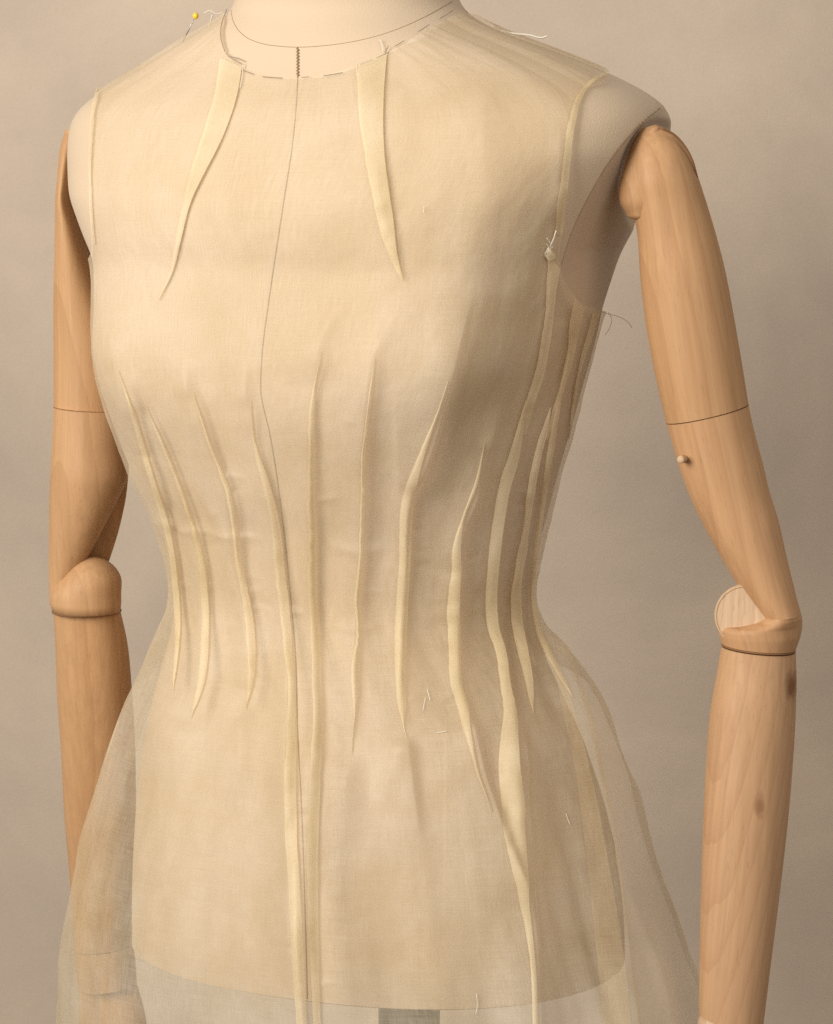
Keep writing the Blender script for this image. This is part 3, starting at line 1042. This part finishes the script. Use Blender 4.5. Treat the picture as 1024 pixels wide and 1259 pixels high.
def clip_quads(V, uv, quads, f):
    k = f[quads] > 0
    full = quads[k.all(1)]
    part = quads[k.any(1) & ~k.all(1)]
    Vn, un, cache, faces = [], [], {}, []
    base = len(V)

    def cut(i, j):
        key = (min(i, j), max(i, j))
        if key not in cache:
            t = f[i] / (f[i] - f[j])
            Vn.append(V[i] + (V[j] - V[i]) * t)
            un.append(uv[i] + (uv[j] - uv[i]) * t)
            cache[key] = base + len(Vn) - 1
        return cache[key]
    for q in part:
        out = []
        for s in range(4):
            i, j = q[s], q[(s + 1) % 4]
            if f[i] > 0:
                out.append(i)
            if (f[i] > 0) != (f[j] > 0):
                out.append(cut(i, j))
        for s in range(1, len(out) - 1):
            faces.append((out[0], out[s], out[s + 1]))
    tri = np.concatenate([full[:, [0, 1, 2]], full[:, [0, 2, 3]], np.array(faces, int).reshape(-1, 3)])
    VA = np.concatenate([V, np.array(Vn).reshape(-1, 3)])
    UA = np.concatenate([uv, np.array(un).reshape(-1, 2)])
    used = np.unique(tri)
    remap = np.full(len(VA), -1); remap[used] = np.arange(len(used))
    return VA[used], UA[used], remap[tri]


V, U, T = clip_quads(VV, dress_uv, quads, fv)
mesh_obj('cloth_panel', V, T, M_ORG, dress, uv=U)


def strip(name, Lp, Rp, mat, parent, base=0.0007, lift=0.0021, n=70, m=7, wob=0.00045, seed=0, label=None, taper=(0, 0)):
    """a pressed fold of cloth lying on the dress: two layers joined at both edges"""
    r = np.random.default_rng(seed)
    Lp, Rp = interp_path(Lp, n), interp_path(Rp, n)
    tv = np.linspace(0, 1, n)
    tp = np.ones(n)
    if taper[0]:
        tp *= np.clip(tv / taper[0], 0.02, 1) ** 0.8
    if taper[1]:
        tp *= np.clip((1 - tv) / taper[1], 0.02, 1) ** 0.8
    mp = (Lp + Rp) / 2
    Lp, Rp = mp + (Lp - mp) * tp[:, None], mp + (Rp - mp) * tp[:, None]
    Lp = Lp + (np.convolve(r.normal(size=n + 8), np.ones(9) / 9, 'valid') * 1.3)[:, None] * np.array([1, 0])
    cols = [cast_path(BV, Lp + (Rp - Lp) * q, n, 0.0, False) for q in np.linspace(0, 1, m)]
    A, NA = cols[0]
    B, NB = cols[-1]
    wv = np.convolve(r.normal(size=n + 10), np.ones(11) / 11, 'valid') * wob * 2.4
    rings, uvs = [], []
    ln = np.r_[0, np.cumsum(np.linalg.norm(np.diff(A, axis=0), axis=1))]
    for i in range(n):
        nn = NA[i] + NB[i]
        nn /= np.linalg.norm(nn)
        e = math.sin(math.pi * min(1, max(0, i / (n - 1)))) ** 0.35
        pts = []
        wd = np.linalg.norm(B[i] - A[i])
        for ci, s in enumerate(np.linspace(0, 1, m)):
            h = base + (lift + wv[i]) * e * (0.35 + 0.65 * math.sin(math.pi * (0.15 + 0.7 * s)))
            pts.append(cols[ci][0][i] + nn * h)
        for ci in range(m - 2, 0, -1):
            pts.append(cols[ci][0][i] + nn * base * 0.5)
        rings.append(np.array(pts))
        s2 = np.r_[np.linspace(0, 1, m), np.linspace(1, 0, m)[1:-1]]
        uvs.append(np.stack([s2 * wd + seed * 0.1, np.full(len(s2), -ln[i])], -1))
    V, F = loft(rings)
    o = mesh_obj(name, V, F, mat, parent, uv=np.concatenate(uvs), sharp=60)
    if label:
        o['label'] = label
    return o


for k, (L, R) in TUCKS.items():
    strip('tuck', L, R, M_TUCK, dress, seed=k, n=130 if k in (4, 5, 9) else 80, taper=(0.28 if k == 7 else 0.10, 0 if k in (4, 5, 9) else 0.05))
for k, (L, R) in DARTS.items():
    strip('neck_dart', L, R, M_TUCK, dress, seed=40 + k, lift=0.0016)
strip('skirt_pleat', [(664, 778), (676, 815), (689, 865), (704, 940), (716, 1020), (726, 1100), (735, 1190), (743, 1300)],
      [(669, 772), (684, 813), (702, 863), (722, 938), (739, 1018), (754, 1098), (768, 1188), (778, 1300)], M_THIN, dress, seed=57, lift=0.0006, n=90, taper=(0.15, 0))
# folded-back cloth along the armholes and the side seam
strip('armhole_facing', [(745, 90), (733, 95), (716, 108), (704, 130), (697, 155), (691, 200), (685, 250), (681, 285)],
      [(748, 91), (738, 97), (723, 108), (712, 130), (706, 155), (700, 200), (695, 250), (690, 290)], M_TUCK, dress, seed=51, lift=0.0006)
strip('armhole_facing', [(119, 108), (113, 140), (110, 180), (110, 230), (112, 270), (115, 300)],
      [(123, 108), (117, 140), (114, 180), (113.5, 230), (115.5, 270), (118, 300)], M_ORG, dress, seed=52, lift=0.0002, base=0.0003)
strip('side_seam_flap', [(672, 312), (671, 340), (669, 380), (662, 430), (653, 468), (643, 498), (631, 535)],
      [(688, 330), (683, 355), (679, 390), (673, 430), (665, 468), (655, 498), (645, 535)], M_TUCK, dress, seed=53, lift=0.0008)
strip('side_seam_flap', [(704, 366), (699, 395), (694, 440), (688, 470), (679, 500), (668, 540)],
      [(717, 378), (712, 400), (703, 440), (694, 470), (684, 500), (672, 541)], M_TUCK, dress, seed=54, lift=0.0008)
strip('side_seam_flap', [(727, 385), (720, 410), (709, 450), (702, 500), (697, 540)],
      [(736, 384), (728, 410), (714, 450), (705, 500), (699, 540)], M_TUCK, dress, seed=55, lift=0.0006)

def thread(name, pts, r, mat, parent, off=0.001, n=16, bv=BV):
    P, _ = cast_path(bv, pts, n, off)
    V, F = tube(P, r, 5)
    return mesh_obj(name, V, F, mat, parent)


def thread_free(name, pts, Y, r, mat, parent, n=24):
    P = np.array([at(x, y, Y) for x, y in interp_path(pts, n)])
    V, F = tube(P, r, 5)
    return mesh_obj(name, V, F, mat, parent)


strip('frayed_edge', [(671, 303), (669, 312), (671, 322)], [(676, 304), (680, 312), (677, 322)], M_TUCK, dress, seed=71, lift=0.003, n=20, taper=(0.3, 0.3))
for q in range(7):
    x0, y0 = 672 + rng.uniform(-3, 6), 306 + rng.uniform(-4, 12)
    thread('loose_thread', [(x0, y0), (x0 + rng.uniform(-5, 4), y0 - 5), (x0 + rng.uniform(-6, 6), y0 - rng.uniform(8, 14))], 0.00018, M_WHITE, dress, 0.002, 8)
# running stitches along the neckline
for pts in ([(280, 12), (273, 30), (272, 48), (277, 64)], [(278, 66), (288, 74), (298, 80)], [(281, 70), (292, 72), (301, 76)],
            [(299, 87), (312, 92)], [(323, 95), (347, 96.5)], [(371, 96), (380, 95)], [(398, 94), (421, 90)], [(443, 80), (458, 74)],
            [(463, 72), (478, 65)], [(485, 58), (497, 51)], [(514, 40), (528, 31)], [(540, 24), (556, 14)]):
    thread('basting_stitch', pts, 0.00022, M_THREAD, dress, 0.0006, 8)
for pts, mm in (([(300, 79), (299, 92), (296, 110)], M_WHITE), ([(439, 78), (440, 96)], M_WHITE), ([(471, 66), (470, 56), (467, 50)], M_WHITE), ([(474, 66), (478, 58)], M_THREAD),
                ([(525, 848), (529, 862)], M_WHITE), ([(523, 858), (520, 874)], M_WHITE), ([(537, 902), (550, 900)], M_WHITE),
                ([(585, 1222), (586, 1238), (584, 1247)], M_WHITE), ([(695, 1000), (700, 1014)], M_WHITE), ([(522, 254), (521, 262)], M_WHITE)):
    thread('loose_thread', pts, 0.00022, mm, dress, 0.0012, 8)
thread_free('loose_thread', [(252, 44), (256, 34), (259, 26), (261, 18)], 0.06, 0.0005, M_WHITE, dress)
thread_free('loose_thread', [(251, 16), (258, 13), (266, 17), (274, 15)], 0.05, 0.0003, M_WHITE, dress)
thread_free('loose_thread', [(616, 38), (630, 41), (650, 43), (668, 46), (673, 44)], -0.03, 0.0006, M_WHITE, dress)
thread_free('loose_thread', [(553, 0), (562, 4), (570, 12), (575, 16)], -0.02, 0.0003, M_THREAD, dress)
thread_free('loose_thread', [(722, 379), (735, 382), (748, 386), (762, 390), (772, 396), (777, 403)], -0.03, 0.00018, M_WHITE, dress)
thread_free('loose_thread', [(748, 384), (752, 392), (750, 402), (744, 412)], -0.03, 0.00018, M_WHITE, dress)
thread('loose_thread', [(682, 282), (678, 294), (674, 303), (671, 308)], 0.0004, M_WHITE, dress, 0.0015, 8)
thread('loose_thread', [(671, 304), (676, 310), (679, 316), (673, 318), (670, 312)], 0.0005, M_WHITE, dress, 0.002, 12)

# the yellow headed pin stuck in the shoulder
pin = tag(empty('dressmaker_pin', tuple(at(222, 57, 0.06))), 'yellow headed pin stuck in the shoulder of the sheer cream dress', 'pin')
V, F = tube(np.array([at(219, 62, 0.06), at(231, 39, 0.055), at(240, 20, 0.05)]), 0.00035, 6)
mesh_obj('pin_shaft', V, F, M_STEEL, pin)
c = at(240.5, 19.5, 0.05)
tn = np.linspace(0, 2 * math.pi, 16, endpoint=False)
V, F = loft([np.stack([c[0] + 0.0019 * np.sin(a) * np.cos(tn), c[1] + 0.0019 * np.sin(a) * np.sin(tn), np.full(16, c[2] + 0.0021 * math.cos(a))], -1) for a in np.linspace(0.05, math.pi - 0.05, 12)])
mesh_obj('pin_head', V, F, M_YELLOW, pin)
